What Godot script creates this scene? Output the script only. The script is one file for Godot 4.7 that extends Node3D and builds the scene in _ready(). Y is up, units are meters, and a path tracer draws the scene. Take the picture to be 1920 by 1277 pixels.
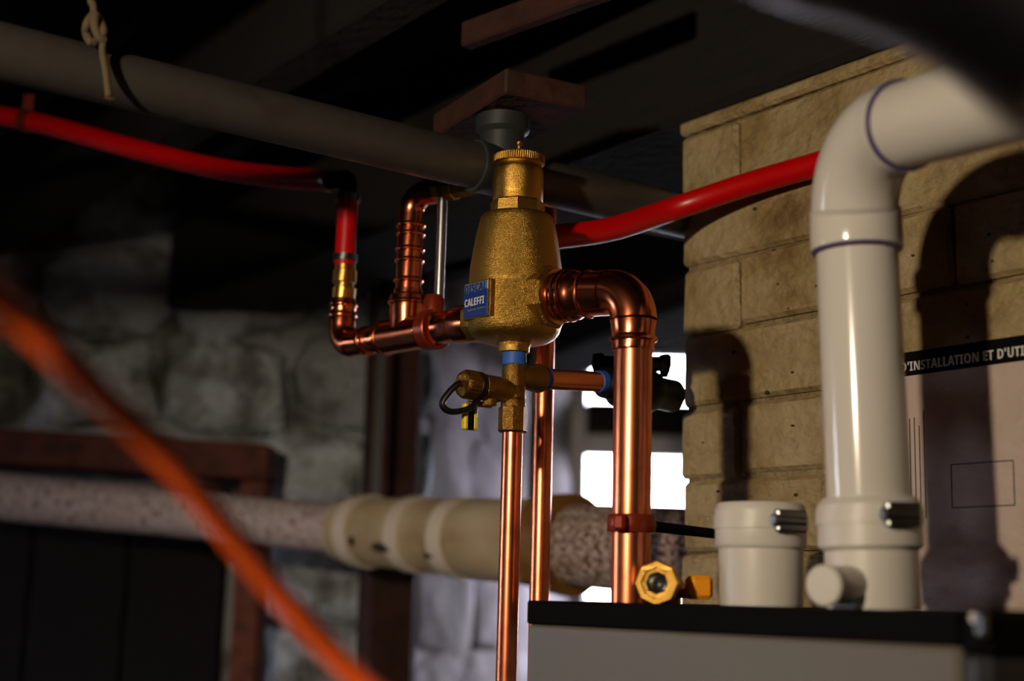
extends Node3D
# A basement corner: brass air separator on copper pipes above a wall-hung boiler, painted brick wall, rubble wall and small window behind.

const F := 2667.0                     # focal length in pixels of the 1920 x 1277 frame
const EYE := Vector3(0, 1.5, 0)
const PITCH := 10.24
const ROLL := 1.5
var look: Basis                        # the camera's axes
var wall_end := Vector3(0.1536, 0, -1.28)        # left end of the brick wall's face
var wall_along := Vector3(0.588, 0, 0.809)      # along the brick wall, towards the camera
var wall_out := Vector3(-0.809, 0, 0.588)       # out of its painted face
var M := {}
var counts := {}
var group_id := 1
var rng := RandomNumberGenerator.new()

# ---------------------------------------------------------------- placing
func ray(x: float, y: float) -> Vector3:
	return look * Vector3((x - 960.0) / F, (638.5 - y) / F, -1.0)

func P(x: float, y: float, d: float) -> Vector3:      # the point seen there at horizontal distance d
	var v := ray(x, y)
	return EYE + v * (d / -v.z)

func S(px: float, x: float, y: float, d: float) -> float:   # that many pixels at that place, in metres
	return px * d / -ray(x, y).z / F

func at_height(x: float, y: float, h: float) -> Vector3:
	var v := ray(x, y)
	return EYE + v * ((h - EYE.y) / v.y)

func on_wall(x: float, y: float, off := 0.0) -> Vector3:
	var v := ray(x, y)
	var o := wall_end + wall_out * off
	return EYE + v * ((o - EYE).dot(wall_out) / v.dot(wall_out))

func wall_point(s: float, h: float, off := 0.0) -> Vector3:
	var p := wall_end + wall_along * s + wall_out * off
	return Vector3(p.x, h, p.z)

# ---------------------------------------------------------------- shapes
func start() -> SurfaceTool:
	var st := SurfaceTool.new()
	st.begin(Mesh.PRIMITIVE_TRIANGLES)
	return st

func tri(st: SurfaceTool, a: Vector3, b: Vector3, c: Vector3) -> void:   # a, b, c counter-clockwise from outside
	st.add_vertex(a); st.add_vertex(c); st.add_vertex(b)

func skin(st: SurfaceTool, rings: Array, flat := false, caps := true, crease := 0.85) -> void:
	var n: int = rings[0].size()
	var last := Vector3.ZERO
	group_id += 1
	for i in rings.size() - 1:
		var a: PackedVector3Array = rings[i]
		var b: PackedVector3Array = rings[i + 1]
		var nm := ((a[1] - a[0]).cross(b[1] - a[0]) + (a[1] - a[0]).cross(b[0] - a[0])).normalized()
		if i > 0 and nm.dot(last) < crease:
			group_id += 1
		last = nm
		st.set_smooth_group(-1 if flat else group_id)
		for j in n:
			var k := (j + 1) % n
			tri(st, a[j], a[k], b[k])
			tri(st, a[j], b[k], b[j])
	group_id += 1
	if caps:
		st.set_smooth_group(-1)
		for e in 2:
			var r: PackedVector3Array = rings[0] if e == 0 else rings[-1]
			var c := Vector3.ZERO
			for p in r: c += p / n
			for j in n:
				var k := (j + 1) % n
				if e == 0: tri(st, c, r[k], r[j])
				else: tri(st, c, r[j], r[k])

func side_of(t: Vector3) -> Vector3:
	var h := Vector3.UP if absf(t.y) < 0.9 else Vector3.RIGHT
	return (h - t * h.dot(t)).normalized()

func ring(c: Vector3, t: Vector3, n: Vector3, r: float, seg: int, flat_y := 1.0, bump := 0.0, bumps := 0) -> PackedVector3Array:
	var b := t.cross(n)
	var out := PackedVector3Array()
	for j in seg:
		var a := TAU * j / seg
		var q := r + (bump * (0.5 + 0.5 * cos(a * bumps)) if bumps else 0.0)
		out.append(c + (n * cos(a) + b * sin(a) * flat_y) * q)
	return out

# a round body along a straight axis; profile = [[distance along, radius], ...]
func lathe(st: SurfaceTool, o: Vector3, axis: Vector3, profile: Array, seg := 40, flat := false, caps := true, crease := 0.85, phase := 0.0) -> void:
	var t := axis.normalized()
	var n := side_of(t).rotated(t, phase)
	var rings := []
	for p in profile:
		rings.append(ring(o + t * p[0], t, n, maxf(p[1], 0.00005), seg))
	skin(st, rings, flat, caps, crease)

# a knurled disc or cap: the radius swells in bumps round the axis
func knurl(st: SurfaceTool, o: Vector3, axis: Vector3, profile: Array, bumps: int, depth: float) -> void:
	var t := axis.normalized()
	var n := side_of(t)
	var rings := []
	for p in profile:
		rings.append(ring(o + t * p[0], t, n, p[1], bumps * 4, 1.0, depth if p.size() > 2 else 0.0, bumps))
	skin(st, rings)

# a tube along points; r = one radius or one for each point
func tube(st: SurfaceTool, pts: Array, r, seg := 24, caps := true, flat_y := 1.0) -> void:
	var n := Vector3.ZERO
	var rings := []
	for i in pts.size():
		var a: Vector3 = pts[maxi(i - 1, 0)]
		var b: Vector3 = pts[mini(i + 1, pts.size() - 1)]
		var t := (b - a).normalized()
		n = side_of(t) if i == 0 else (n - t * n.dot(t)).normalized()
		rings.append(ring(pts[i], t, n, r[i] if r is Array else r, seg, flat_y))
	skin(st, rings, false, caps, 0.6)

func smooth(pts: Array, steps := 8) -> Array:      # Catmull-Rom through the points
	var out := []
	for i in pts.size() - 1:
		var p0: Vector3 = pts[maxi(i - 1, 0)]
		var p3: Vector3 = pts[mini(i + 2, pts.size() - 1)]
		for k in steps:
			out.append(pts[i].cubic_interpolate(pts[i + 1], p0, p3, float(k) / steps))
	out.append(pts[-1])
	return out

func bend(a: Vector3, corner: Vector3, b: Vector3, r: float, steps := 10) -> Array:   # the rounded corner alone
	var u := (a - corner).normalized()
	var v := (b - corner).normalized()
	var half := u.angle_to(v) / 2.0
	var back := r / tan(half)
	var centre := corner + (u + v).normalized() * (r / sin(half))
	var p := corner + u * back - centre
	var q := corner + v * back - centre
	var out := []
	for k in steps + 1:
		out.append(centre + p.slerp(q, float(k) / steps))
	return out

func face(st: SurfaceTool, pts: Array, centre: Vector3) -> void:
	var nm: Vector3 = (pts[1] - pts[0]).cross(pts[2] - pts[0])
	if nm.dot(pts[0] - centre) < 0.0:
		pts.reverse()
	for k in range(1, pts.size() - 1):
		tri(st, pts[0], pts[k], pts[k + 1])

func box(st: SurfaceTool, xf: Transform3D, size: Vector3, bevel := 0.0, jitter := 0.0) -> void:
	st.set_smooth_group(-1)
	var h := size / 2.0
	var e := minf(bevel, minf(h.x, minf(h.y, h.z)) * 0.6)
	var v := {}
	for x in [-1, 1]:
		for y in [-1, 1]:
			for z in [-1, 1]:
				var j := Vector3(rng.randf_range(-1, 1), rng.randf_range(-1, 1), rng.randf_range(-1, 1)) * jitter
				v[[x, y, z, 0]] = xf * (Vector3(x * h.x, y * (h.y - e), z * (h.z - e)) + j)
				v[[x, y, z, 1]] = xf * (Vector3(x * (h.x - e), y * h.y, z * (h.z - e)) + j)
				v[[x, y, z, 2]] = xf * (Vector3(x * (h.x - e), y * (h.y - e), z * h.z) + j)
	var c := xf.origin
	for s in [-1, 1]:
		face(st, [v[[s, -1, -1, 0]], v[[s, 1, -1, 0]], v[[s, 1, 1, 0]], v[[s, -1, 1, 0]]], c)
		face(st, [v[[-1, s, -1, 1]], v[[1, s, -1, 1]], v[[1, s, 1, 1]], v[[-1, s, 1, 1]]], c)
		face(st, [v[[-1, -1, s, 2]], v[[1, -1, s, 2]], v[[1, 1, s, 2]], v[[-1, 1, s, 2]]], c)
	if e <= 0.0: return
	for a in [-1, 1]:
		for b in [-1, 1]:
			face(st, [v[[a, b, -1, 0]], v[[a, b, 1, 0]], v[[a, b, 1, 1]], v[[a, b, -1, 1]]], c)
			face(st, [v[[a, -1, b, 0]], v[[a, 1, b, 0]], v[[a, 1, b, 2]], v[[a, -1, b, 2]]], c)
			face(st, [v[[-1, a, b, 1]], v[[1, a, b, 1]], v[[1, a, b, 2]], v[[-1, a, b, 2]]], c)
			for z in [-1, 1]:
				face(st, [v[[a, b, z, 0]], v[[a, b, z, 1]], v[[a, b, z, 2]]], c)

func frame(o: Vector3, x: Vector3, y := Vector3.UP) -> Transform3D:   # axes: x along, y up, z = x cross y
	x = x.normalized()
	y = (y - x * y.dot(x)).normalized()
	return Transform3D(Basis(x, y, x.cross(y)), o)

# a rounded, uneven stone: half sizes h in its own axes
func stone(st: SurfaceTool, xf: Transform3D, h: Vector3, seed_: float) -> void:
	var rings := []
	var across := 10
	for i in 6:
		var v := -PI / 2.0 + PI * (i + 0.35) / 5.7
		var r := PackedVector3Array()
		for j in across:
			var a := TAU * j / across
			var d := Vector3(cos(v) * cos(a), cos(v) * sin(a), sin(v))
			var q := Vector3(signf(d.x) * pow(absf(d.x), 0.6), signf(d.y) * pow(absf(d.y), 0.6), signf(d.z) * pow(absf(d.z), 0.75))
			var w := 1.0 + 0.13 * sin(d.x * 4.1 + seed_) * cos(d.y * 3.7 + seed_ * 1.7) + 0.07 * sin(d.y * 7.0 + seed_ * 2.3 + d.z * 3.0)
			r.append(xf * (q * h * w))
		rings.append(r)
	skin(st, rings, false, true, 0.1)

# ---------------------------------------------------------------- objects
func numbered(called: String, under: Node) -> String:
	var key := str(under.get_instance_id()) + called
	var n: int = counts.get(key, 0)
	counts[key] = n + 1
	return called if n == 0 else "%s_%03d" % [called, n]

func thing(called: String, label: String, category: String, at: Vector3, group := "") -> Node3D:
	var o := Node3D.new()
	o.name = numbered(called, self)
	o.position = at
	add_child(o)
	o.set_meta("label", label)
	o.set_meta("category", category)
	if group: o.set_meta("group", group)
	return o

func world_of(n: Node) -> Vector3:
	var p := Vector3.ZERO
	while n is Node3D and n != self:
		p += n.position
		n = n.get_parent()
	return p

func part(called: String, st: SurfaceTool, m: Material, under: Node, label := "") -> MeshInstance3D:   # shapes are in world metres
	st.generate_normals()
	st.index()
	var o := MeshInstance3D.new()
	o.name = numbered(called, under)
	o.mesh = st.commit()
	o.material_override = m
	if under != self:
		o.position = -world_of(under)
	under.add_child(o)
	if label: o.set_meta("label", label)
	return o

func structure(called: String, label: String, category: String) -> Node3D:
	var o := Node3D.new()
	o.name = called
	add_child(o)
	o.set_meta("kind", "structure")
	o.set_meta("label", label)
	o.set_meta("category", category)
	return o

func lettering(text: String, xf: Transform3D, height: float, width: float, depth: float, m: Material, under: Node, called := "lettering") -> void:
	var t := TextMesh.new()
	var f := SystemFont.new()
	f.font_names = PackedStringArray(["Droid Sans"])
	f.font_weight = 700
	t.font = f
	t.text = text
	t.font_size = 64
	t.pixel_size = 0.01
	t.depth = 0.05
	t.curve_step = 2.0
	var size := t.get_aabb().size
	var o := MeshInstance3D.new()
	o.name = numbered(called, under)
	o.mesh = t
	o.material_override = m
	o.transform = Transform3D(xf.basis * Basis.from_scale(Vector3(width / size.x, height / size.y, depth / 0.05)), xf.origin - world_of(under))
	under.add_child(o)

# ---------------------------------------------------------------- materials
func noise(freq: float, oct := 4, kind := FastNoiseLite.TYPE_SIMPLEX_SMOOTH, seed_ := 1) -> FastNoiseLite:
	var n := FastNoiseLite.new()
	n.seed = seed_
	n.noise_type = kind
	n.frequency = freq
	n.fractal_octaves = oct
	return n

func ramp(stops: Array) -> Gradient:
	var g := Gradient.new()
	var off := PackedFloat32Array()
	var col := PackedColorArray()
	for s in stops:
		off.append(s[0]); col.append(s[1])
	g.offsets = off
	g.colors = col
	return g

func tex(n: FastNoiseLite, stops: Array, normal_strength := 0.0, size := 512) -> NoiseTexture2D:
	var t := NoiseTexture2D.new()
	t.width = size
	t.height = size
	t.seamless = true
	t.noise = n
	if normal_strength > 0.0:
		t.as_normal_map = true
		t.bump_strength = normal_strength
	if stops.size(): t.color_ramp = ramp(stops)
	return t

func mat(called: String, c: Color, rough: float, metal := 0.0) -> StandardMaterial3D:
	var m := StandardMaterial3D.new()
	m.resource_name = called
	m.albedo_color = c
	m.roughness = rough
	m.metallic = metal
	M[called] = m
	return m

func mapped(m: StandardMaterial3D, scale: float, albedo: Texture2D = null, height: Texture2D = null, depth_cm := 0.0, rough: Texture2D = null) -> StandardMaterial3D:
	m.uv1_triplanar = true
	m.uv1_world_triplanar = true
	m.uv1_scale = Vector3.ONE * scale
	if albedo: m.albedo_texture = albedo
	if height:
		m.heightmap_enabled = true
		m.heightmap_texture = height
		m.heightmap_scale = depth_cm
	if rough: m.roughness_texture = rough
	return m

func grey(v: float) -> Color:
	return Color(v, v, v)

func make_materials() -> void:
	var fine := tex(noise(0.045, 5), [], 0.0)
	var coarse := tex(noise(0.012, 5, FastNoiseLite.TYPE_SIMPLEX_SMOOTH, 7), [])
	var cells := tex(noise(0.05, 3, FastNoiseLite.TYPE_CELLULAR, 3), [])
	var scuff := tex(noise(0.02, 5, FastNoiseLite.TYPE_SIMPLEX_SMOOTH, 11), [[0.0, grey(0.75)], [0.55, grey(0.95)], [1.0, grey(1.0)]])
	var grain := tex(noise(0.16, 3, FastNoiseLite.TYPE_SIMPLEX_SMOOTH, 5), [])
	var tarnish := tex(noise(0.01, 5, FastNoiseLite.TYPE_SIMPLEX_SMOOTH, 21), [[0.0, Color(0.86, 0.79, 0.75)], [0.42, Color(1, 1, 1)], [1.0, Color(1, 0.98, 0.95)]])
	var paint := tex(noise(0.008, 5, FastNoiseLite.TYPE_SIMPLEX_SMOOTH, 31), [[0.0, Color(0.60, 0.52, 0.40)], [0.38, Color(0.90, 0.86, 0.77)], [0.7, Color(1, 1, 1)], [1.0, Color(1, 0.97, 0.9)]])
	var lime := tex(noise(0.006, 5, FastNoiseLite.TYPE_SIMPLEX_SMOOTH, 41), [[0.0, Color(0.4, 0.36, 0.32)], [0.38, Color(0.72, 0.7, 0.66)], [0.6, Color(1, 1, 1)], [1.0, Color(0.95, 0.93, 0.9)]])
	var rust := tex(noise(0.03, 4, FastNoiseLite.TYPE_SIMPLEX_SMOOTH, 51), [[0.0, Color(0.28, 0.13, 0.08)], [0.22, Color(0.5, 0.32, 0.25)], [0.34, Color(0.93, 0.88, 0.85)], [1.0, Color(1, 1, 1)]])
	var speck := tex(noise(0.05, 4, FastNoiseLite.TYPE_SIMPLEX_SMOOTH, 61), [[0.0, Color(0.30, 0.20, 0.15)], [0.42, Color(0.62, 0.52, 0.46)], [0.58, Color(1, 0.97, 0.94)], [1.0, Color(1, 1, 1)]])
	var woodn := tex(noise(0.015, 5, FastNoiseLite.TYPE_SIMPLEX_SMOOTH, 71), [[0.0, Color(0.5, 0.42, 0.36)], [0.5, Color(0.9, 0.86, 0.82)], [1.0, Color(1, 1, 1)]])
	mapped(mat("copper", Color(0.92, 0.54, 0.38), 0.30, 1.0), 6.0, tarnish)
	mapped(mat("copper_fitting", Color(0.91, 0.52, 0.36), 0.22, 1.0), 9.0, tarnish)
	mapped(mat("copper_paint", Color(0.52, 0.18, 0.08), 0.35, 0.45), 9.0, tarnish)
	mapped(mat("cast_brass", Color(0.74, 0.58, 0.27), 0.38, 1.0), 14.0, null, grain, 0.075)
	mapped(mat("turned_brass", Color(0.74, 0.57, 0.26), 0.33, 1.0), 20.0, null, grain, 0.03)
	mapped(mat("tarnished_brass", Color(0.58, 0.44, 0.20), 0.38, 1.0), 14.0, tarnish, grain, 0.06)
	mapped(mat("bright_brass", Color(0.80, 0.62, 0.31), 0.28, 1.0), 14.0, null, grain, 0.01)
	mat("red_tube", Color(0.74, 0.004, 0.02), 0.34)
	mat("white_plastic", Color(0.79, 0.775, 0.745), 0.16)
	mat("matte_white_plastic", Color(0.79, 0.775, 0.74), 0.4)
	mat("primer", Color(0.30, 0.25, 0.40), 0.4)
	mat("blue_tape", Color(0.16, 0.36, 0.72), 0.55)
	mat("black_rubber", Color(0.02, 0.02, 0.02), 0.45)
	mat("black_plastic", Color(0.03, 0.03, 0.03), 0.8)
	M.black_plastic.metallic_specular = 0.2
	mat("black_iron", Color(0.03, 0.03, 0.03), 0.42, 0.6)
	mat("zinc", Color(0.62, 0.63, 0.65), 0.32, 1.0)
	mat("steel", Color(0.55, 0.56, 0.56), 0.28, 1.0)
	mapped(mat("grey_pipe", Color(0.225, 0.215, 0.20), 0.42), 5.0, tarnish)
	mat("yellow_plastic", Color(0.86, 0.76, 0.02), 0.4)
	mat("orange_plastic", Color(0.97, 0.62, 0.04), 0.45)
	mat("orange_hose", Color(0.96, 0.38, 0.10), 0.5)
	mat("label_blue", Color(0.02, 0.16, 0.45), 0.3)
	mat("label_silver", Color(0.62, 0.65, 0.68), 0.3, 0.8)
	mat("print_white", Color(0.80, 0.79, 0.76), 0.5)
	mat("print_dark", Color(0.10, 0.08, 0.07), 0.6)
	mat("boiler_grey", Color(0.38, 0.36, 0.32), 0.5)
	mat("boiler_front", Color(0.20, 0.20, 0.22), 0.35)
	mapped(mat("painted_brick", Color(0.63, 0.57, 0.43), 0.62), 3.2, paint, fine, 0.42)
	mapped(mat("mortar", Color(0.55, 0.49, 0.37), 0.85), 5.0, paint, fine, 0.5)
	mapped(mat("stone", Color(0.86, 0.91, 0.95), 0.9), 2.6, lime, fine, 1.2)
	mapped(mat("stone_dark", Color(0.66, 0.69, 0.70), 0.9), 2.2, lime, fine, 1.2)
	mapped(mat("stone_mortar", Color(0.66, 0.68, 0.69), 0.95), 1.4, lime, coarse, 2.0)
	mapped(mat("plaster", Color(0.80, 0.745, 0.765), 0.9), 0.8, lime, coarse, 1.2)
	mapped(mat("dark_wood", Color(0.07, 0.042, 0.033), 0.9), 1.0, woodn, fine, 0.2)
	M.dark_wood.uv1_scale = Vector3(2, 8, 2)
	mapped(mat("brown_wood", Color(0.42, 0.19, 0.11), 0.7), 2.0, woodn, fine, 0.2)
	mapped(mat("red_wood", Color(0.50, 0.24, 0.13), 0.65), 3.0, woodn, fine, 0.1)
	mapped(mat("floor", Color(0.20, 0.19, 0.18), 0.9), 0.8, lime, coarse, 1.0)
	mapped(mat("far_plaster", Color(0.42, 0.40, 0.38), 0.95), 0.9, lime, coarse, 1.0)
	mapped(mat("rusty_pipe", Color(0.86, 0.83, 0.84), 0.7), 4.5, rust, cells, 0.3)
	mapped(mat("insulation", Color(0.80, 0.73, 0.60), 0.8), 1.6, paint, coarse, 0.6)
	mapped(mat("insulation_end", Color(0.80, 0.74, 0.71), 0.95), 4.5, speck, cells, 0.8)
	mapped(mat("stained_tape", Color(0.56, 0.39, 0.13), 0.6), 5.0, paint)
	mapped(mat("old_board", Color(0.24, 0.11, 0.06), 0.8), 2.0, woodn, fine, 0.2)
	mat("dark_grey", Color(0.16, 0.17, 0.18), 0.5)
	mat("insulation_pale", Color(0.88, 0.83, 0.74), 0.7)
	mat("dark_stain", Color(0.22, 0.16, 0.10), 0.8)
	mapped(mat("paper", Color(0.72, 0.65, 0.61), 0.5), 5.0, null, coarse, 0.3)
	mat("twine", Color(0.33, 0.28, 0.19), 0.9)
	mat("white_paint", Color(0.75, 0.75, 0.74), 0.5)
	var g := mat("pane", Color(0.9, 0.95, 1.0, 0.08), 0.05)
	g.transparency = BaseMaterial3D.TRANSPARENCY_ALPHA
	var b := mat("bulb", Color(1, 0.9, 0.75), 0.4)
	b.emission_enabled = true
	b.emission = Color(1.0, 0.74, 0.45)
	b.emission_energy_multiplier = 12.0

# ---------------------------------------------------------------- setting
func build_setting() -> void:
	var st := start()
	var o := structure("floor", "grey concrete basement floor", "floor")
	box(st, Transform3D(Basis(), Vector3(-0.1, -0.1, -0.9)), Vector3(5.4, 0.2, 5.4))
	part("slab", st, M.floor, o)
	# outer shell
	o = structure("wall_left", "plain dark basement wall on the left", "wall")
	st = start()
	box(st, Transform3D(Basis(), Vector3(-2.7, 1.15, 0.2)), Vector3(0.2, 2.3, 3.2))
	box(st, Transform3D(Basis(), Vector3(-2.7, 1.15, -2.75)), Vector3(0.2, 2.3, 1.7))
	box(st, Transform3D(Basis(), Vector3(-2.7, 0.65, -1.65)), Vector3(0.2, 1.3, 0.5))
	box(st, Transform3D(Basis(), Vector3(-2.7, 2.1, -1.65)), Vector3(0.2, 0.4, 0.5))
	part("masonry", st, M.far_plaster, o)
	o = structure("window_2", "small basement window high in the left wall", "window")
	st = start()
	for z in [-1.88, -1.65, -1.42]: box(st, Transform3D(Basis(), Vector3(-2.66, 1.6, z)), Vector3(0.05, 0.6, 0.04), 0.004)
	for y in [1.32, 1.88]: box(st, Transform3D(Basis(), Vector3(-2.66, y, -1.65)), Vector3(0.05, 0.04, 0.5), 0.004)
	part("window_frame", st, M.white_paint, o)
	for z in [-1.765, -1.535]:
		st = start()
		box(st, Transform3D(Basis(), Vector3(-2.66, 1.6, z)), Vector3(0.004, 0.52, 0.19))
		part("pane", st, M.pane, o)
	o = structure("wall_front", "plain dark basement wall behind the viewer", "wall")
	st = start()
	box(st, Transform3D(Basis(), Vector3(-0.1, 1.15, 1.7)), Vector3(5.0, 2.3, 0.2))
	part("masonry", st, M.far_plaster, o)
	o = structure("wall_far_right", "plain dark basement wall beyond the brick wall", "wall")
	st = start()
	box(st, Transform3D(Basis(), Vector3(2.5, 1.15, -0.9)), Vector3(0.2, 2.3, 5.4))
	part("masonry", st, M.far_plaster, o)
	# window wall: opening x 0.13..0.75, y 1.36..2.08 at z -3.1
	o = structure("wall_window", "plastered basement wall round the small bright window", "wall")
	st = start()
	box(st, Transform3D(Basis(), Vector3(-0.37, 1.15, -3.2)), Vector3(1.0, 2.3, 0.2))
	box(st, Transform3D(Basis(), Vector3(1.875, 1.15, -3.2)), Vector3(1.05, 2.3, 0.2))
	box(st, Transform3D(Basis(), Vector3(0.74, 0.5, -3.2)), Vector3(1.22, 1.0, 0.2))
	box(st, Transform3D(Basis(), Vector3(0.74, 2.19, -3.2)), Vector3(1.22, 0.22, 0.2))
	part("masonry", st, M.far_plaster, o)
	o = structure("window_1", "small bright basement window with white frame", "window")
	st = start()
	for x in [0.15, 0.74, 1.33]: box(st, Transform3D(Basis(), Vector3(x, 1.54, -3.14)), Vector3(0.04, 1.08, 0.05), 0.004)
	for y in [1.02, 2.06]: box(st, Transform3D(Basis(), Vector3(0.74, y, -3.14)), Vector3(1.14, 0.04, 0.05), 0.004)
	part("window_frame", st, M.white_paint, o)
	st = start()
	box(st, Transform3D(Basis(), Vector3(0.74, 1.892, -3.13)), Vector3(1.14, 0.07, 0.07), 0.004)
	part("glazing_bar", st, M.dark_wood, o)
	st = start()
	box(st, Transform3D(Basis(), Vector3(0.74, 1.835, -3.125)), Vector3(1.14, 0.045, 0.05), 0.004)
	part("sash_rail", st, M.white_paint, o)
	for x in [0.445, 1.035]:
		for q in [[1.45, 0.82], [1.98, 0.12]]:
			st = start()
			box(st, Transform3D(Basis(), Vector3(x, q[0], -3.145)), Vector3(0.55, q[1], 0.004))
			part("pane", st, M.pane, o)
	# rubble wall and the splayed side of the window recess
	o = structure("wall_back", "pale lime-washed rubble stone wall across the back", "wall")
	st = start()
	var deep := 0.8
	for q in [[-1.12, -0.155]]:
		box(st, Transform3D(Basis(), Vector3(-1.377, 1.1, -2.3 - deep / 2)), Vector3(2.444, 2.2, deep))
	part("mortar_bed", st, M.stone_mortar, o)
	rng.seed = 5
	var y := 0.86
	while y < 2.12:
		var rh := rng.randf_range(0.10, 0.17)
		var x := -1.55
		while x < -0.17:
			var rw := rng.randf_range(0.12, 0.24)
			rw = minf(rw, -0.155 - x + 0.03)
			var c := Vector3(x + rw / 2, y + rh / 2 + rng.randf_range(-0.012, 0.012), -2.3)
			var in_door: bool = c.x < -0.36 and c.y < 1.74 and c.y > 0.0
			if not in_door and rw > 0.05:
				st = start()
				stone(st, Transform3D(Basis.from_euler(Vector3(0, 0, rng.randf_range(-0.12, 0.12))), c), Vector3(rw * 0.54, rh * 0.55, rng.randf_range(0.03, 0.055)), rng.randf() * 20)
				part("stone", st, M.stone if rng.randf() < 0.75 else M.stone_dark, o)
			x += rw + 0.012
		y += rh + 0.01
	o = structure("wall_recess", "pale plastered splayed stone side of the window recess", "wall")
	st = start()
	var a0 := Vector3(-0.155, 0, -2.3)
	var a1 := Vector3(0.13, 0, -3.1)
	var mid := (a0 + a1) / 2
	var along := (a1 - a0).normalized()
	box(st, frame(mid + Vector3(0, 1.1, 0) + Vector3.UP.cross(along) * 0.05, along), Vector3(0.86, 2.2, 0.1))
	part("plaster_bed", st, M.plaster, o)
	y = 0.9
	while y < 2.12:
		var rh := rng.randf_range(0.12, 0.2)
		var s := 0.02
		while s < 0.8:
			var rw := rng.randf_range(0.16, 0.3)
			var c := a0 + along * (s + rw / 2) + Vector3(0, y + rh / 2, 0)
			st = start()
			stone(st, frame(c, along), Vector3(rw * 0.55, rh * 0.55, rng.randf_range(0.004, 0.009)), rng.randf() * 20)
			part("stone", st, M.plaster, o)
			s += rw + 0.01
		y += rh + 0.01
	# dark doorway in the rubble wall
	o = structure("door_1", "low dark board door in a reddish-brown timber frame", "door")
	for k in 5:
		st = start()
		box(st, Transform3D(Basis(), Vector3(-0.52 - k * 0.152, 0.83, -2.285)), Vector3(0.148, 1.66, 0.03), 0.004)
		part("board", st, M.dark_wood, o)
	st = start()
	box(st, frame((P(-150, 832, 2.2) + P(498, 872, 2.2)) / 2, P(498, 872, 2.2) - P(-150, 832, 2.2)), Vector3(0.56, S(66, 300, 850, 2.2), 0.09), 0.004)
	part("lintel", st, M.brown_wood, o)
	st = start()
	var jx := P(473, 1050, 2.19)
	box(st, Transform3D(Basis(), Vector3(jx.x, 0.832, jx.z)), Vector3(S(50, 473, 1050, 2.19), 1.664, 0.07), 0.004)
	part("jamb", st, M.red_wood, o)
	# brick wall
	o = structure("wall_right", "cream-painted brick wall with worn thick mortar joints", "wall")
	st = start()
	var long := 2.7
	var top := P(1287, 233, 1.28).y
	var thick := 0.2
	box(st, frame(wall_point(long / 2 + 0.006, top / 2, -thick / 2 - 0.006), wall_along), Vector3(long, top, thick))
	part("mortar_bed", st, M.mortar, o)
	rng.seed = 12
	var course := 0.0646
	var row := 0
	y = top - 0.012 - course
	while y > 0.95:
		var s := 0.0
		var first := true
		while s < 1.0:
			var w := 0.225
			if first and row % 2 == 0: w = 0.075
			elif first: w = 0.17
			first = false
			st = start()
			var off := rng.randf_range(-0.002, 0.0015)
			var c := wall_point(s + w / 2 + (rng.randf_range(-0.003, 0.004) if s == 0.0 else 0.0), y + course / 2 + rng.randf_range(-0.001, 0.001), -0.05 + off)
			var fr := frame(c, wall_along)
			fr.basis = fr.basis.rotated(wall_out, rng.randf_range(-0.008, 0.008))
			box(st, fr, Vector3(w - 0.0035, course - 0.0035, 0.1), 0.0035, 0.0012)
			part("brick", st, M.painted_brick, o)
			s += w
		y -= course
		row += 1
	st = start()
	box(st, frame(wall_point(long / 2, top - 0.006, -thick / 2), wall_along), Vector3(long, 0.013, thick + 0.006), 0.003)
	part("mortar_cap", st, M.painted_brick, o)
	st = start()
	for k in 60:
		var c := wall_point(rng.randf_range(0.03, 0.5), rng.randf_range(1.52, 1.88), 0.0005)
		var r := rng.randf_range(0.0006, 0.0018)
		stone(st, frame(c, wall_along), Vector3(r * 1.6, r, 0.0012), k)
	var pits := part("chip", st, M.dark_stain, o)
	pits.set_meta("kind", "stuff")
	# beam on the brick wall, joists and boards
	o = structure("trim_1", "black timber beam lying on top of the brick wall", "beam")
	st = start()
	box(st, frame(wall_point(0.75, top + 0.068, -0.075), wall_along), Vector3(3.9, 0.136, 0.17), 0.006)
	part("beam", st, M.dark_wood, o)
	o = structure("ceiling", "dark wooden joists and floor boards overhead", "ceiling")
	st = start()
	box(st, Transform3D(Basis(), Vector3(-0.1, 2.28, -0.9)), Vector3(5.4, 0.1, 5.4))
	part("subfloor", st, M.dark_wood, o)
	for k in 11:
		st = start()
		var c := wall_point(0.3, 2.13, 0.33 * (k - 3) + 0.24)
		box(st, frame(c, wall_along), Vector3(3.6, 0.2, 0.05), 0.004)
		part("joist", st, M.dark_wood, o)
	st = start()
	box(st, frame(Vector3(0.21, 2.04, -2.42), Vector3(0.30, 0, 0.78)), Vector3(0.92, 0.2, 0.14), 0.006)
	part("lintel_beam", st, M.dark_wood, o)
	# timber post
	var post := P(736, 1000, 2.12)
	var t := thing("timber_post", "dark square timber post standing against the rubble wall behind the insulated pipe", "post", Vector3(post.x, 0, post.z))
	st = start()
	box(st, Transform3D(Basis.from_euler(Vector3(0, 0.3, 0.01)), Vector3(post.x, 1.01, post.z)), Vector3(0.075, 2.02, 0.075), 0.008)
	part("shaft", st, M.old_board, t)
	st = start()
	box(st, Transform3D(Basis.from_euler(Vector3(0, 0.3, 0)), Vector3(post.x, 0.02, post.z)), Vector3(0.12, 0.04, 0.12), 0.004)
	part("foot_plate", st, M.black_iron, t)

# ---------------------------------------------------------------- things
func bead(d: float, r: float, h: float, w: float) -> Array:   # a raised ring in a profile
	return [[d - w, r], [d - w * 0.5, r + h * 0.8], [d, r + h], [d + w * 0.5, r + h * 0.8], [d + w, r]]

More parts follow.
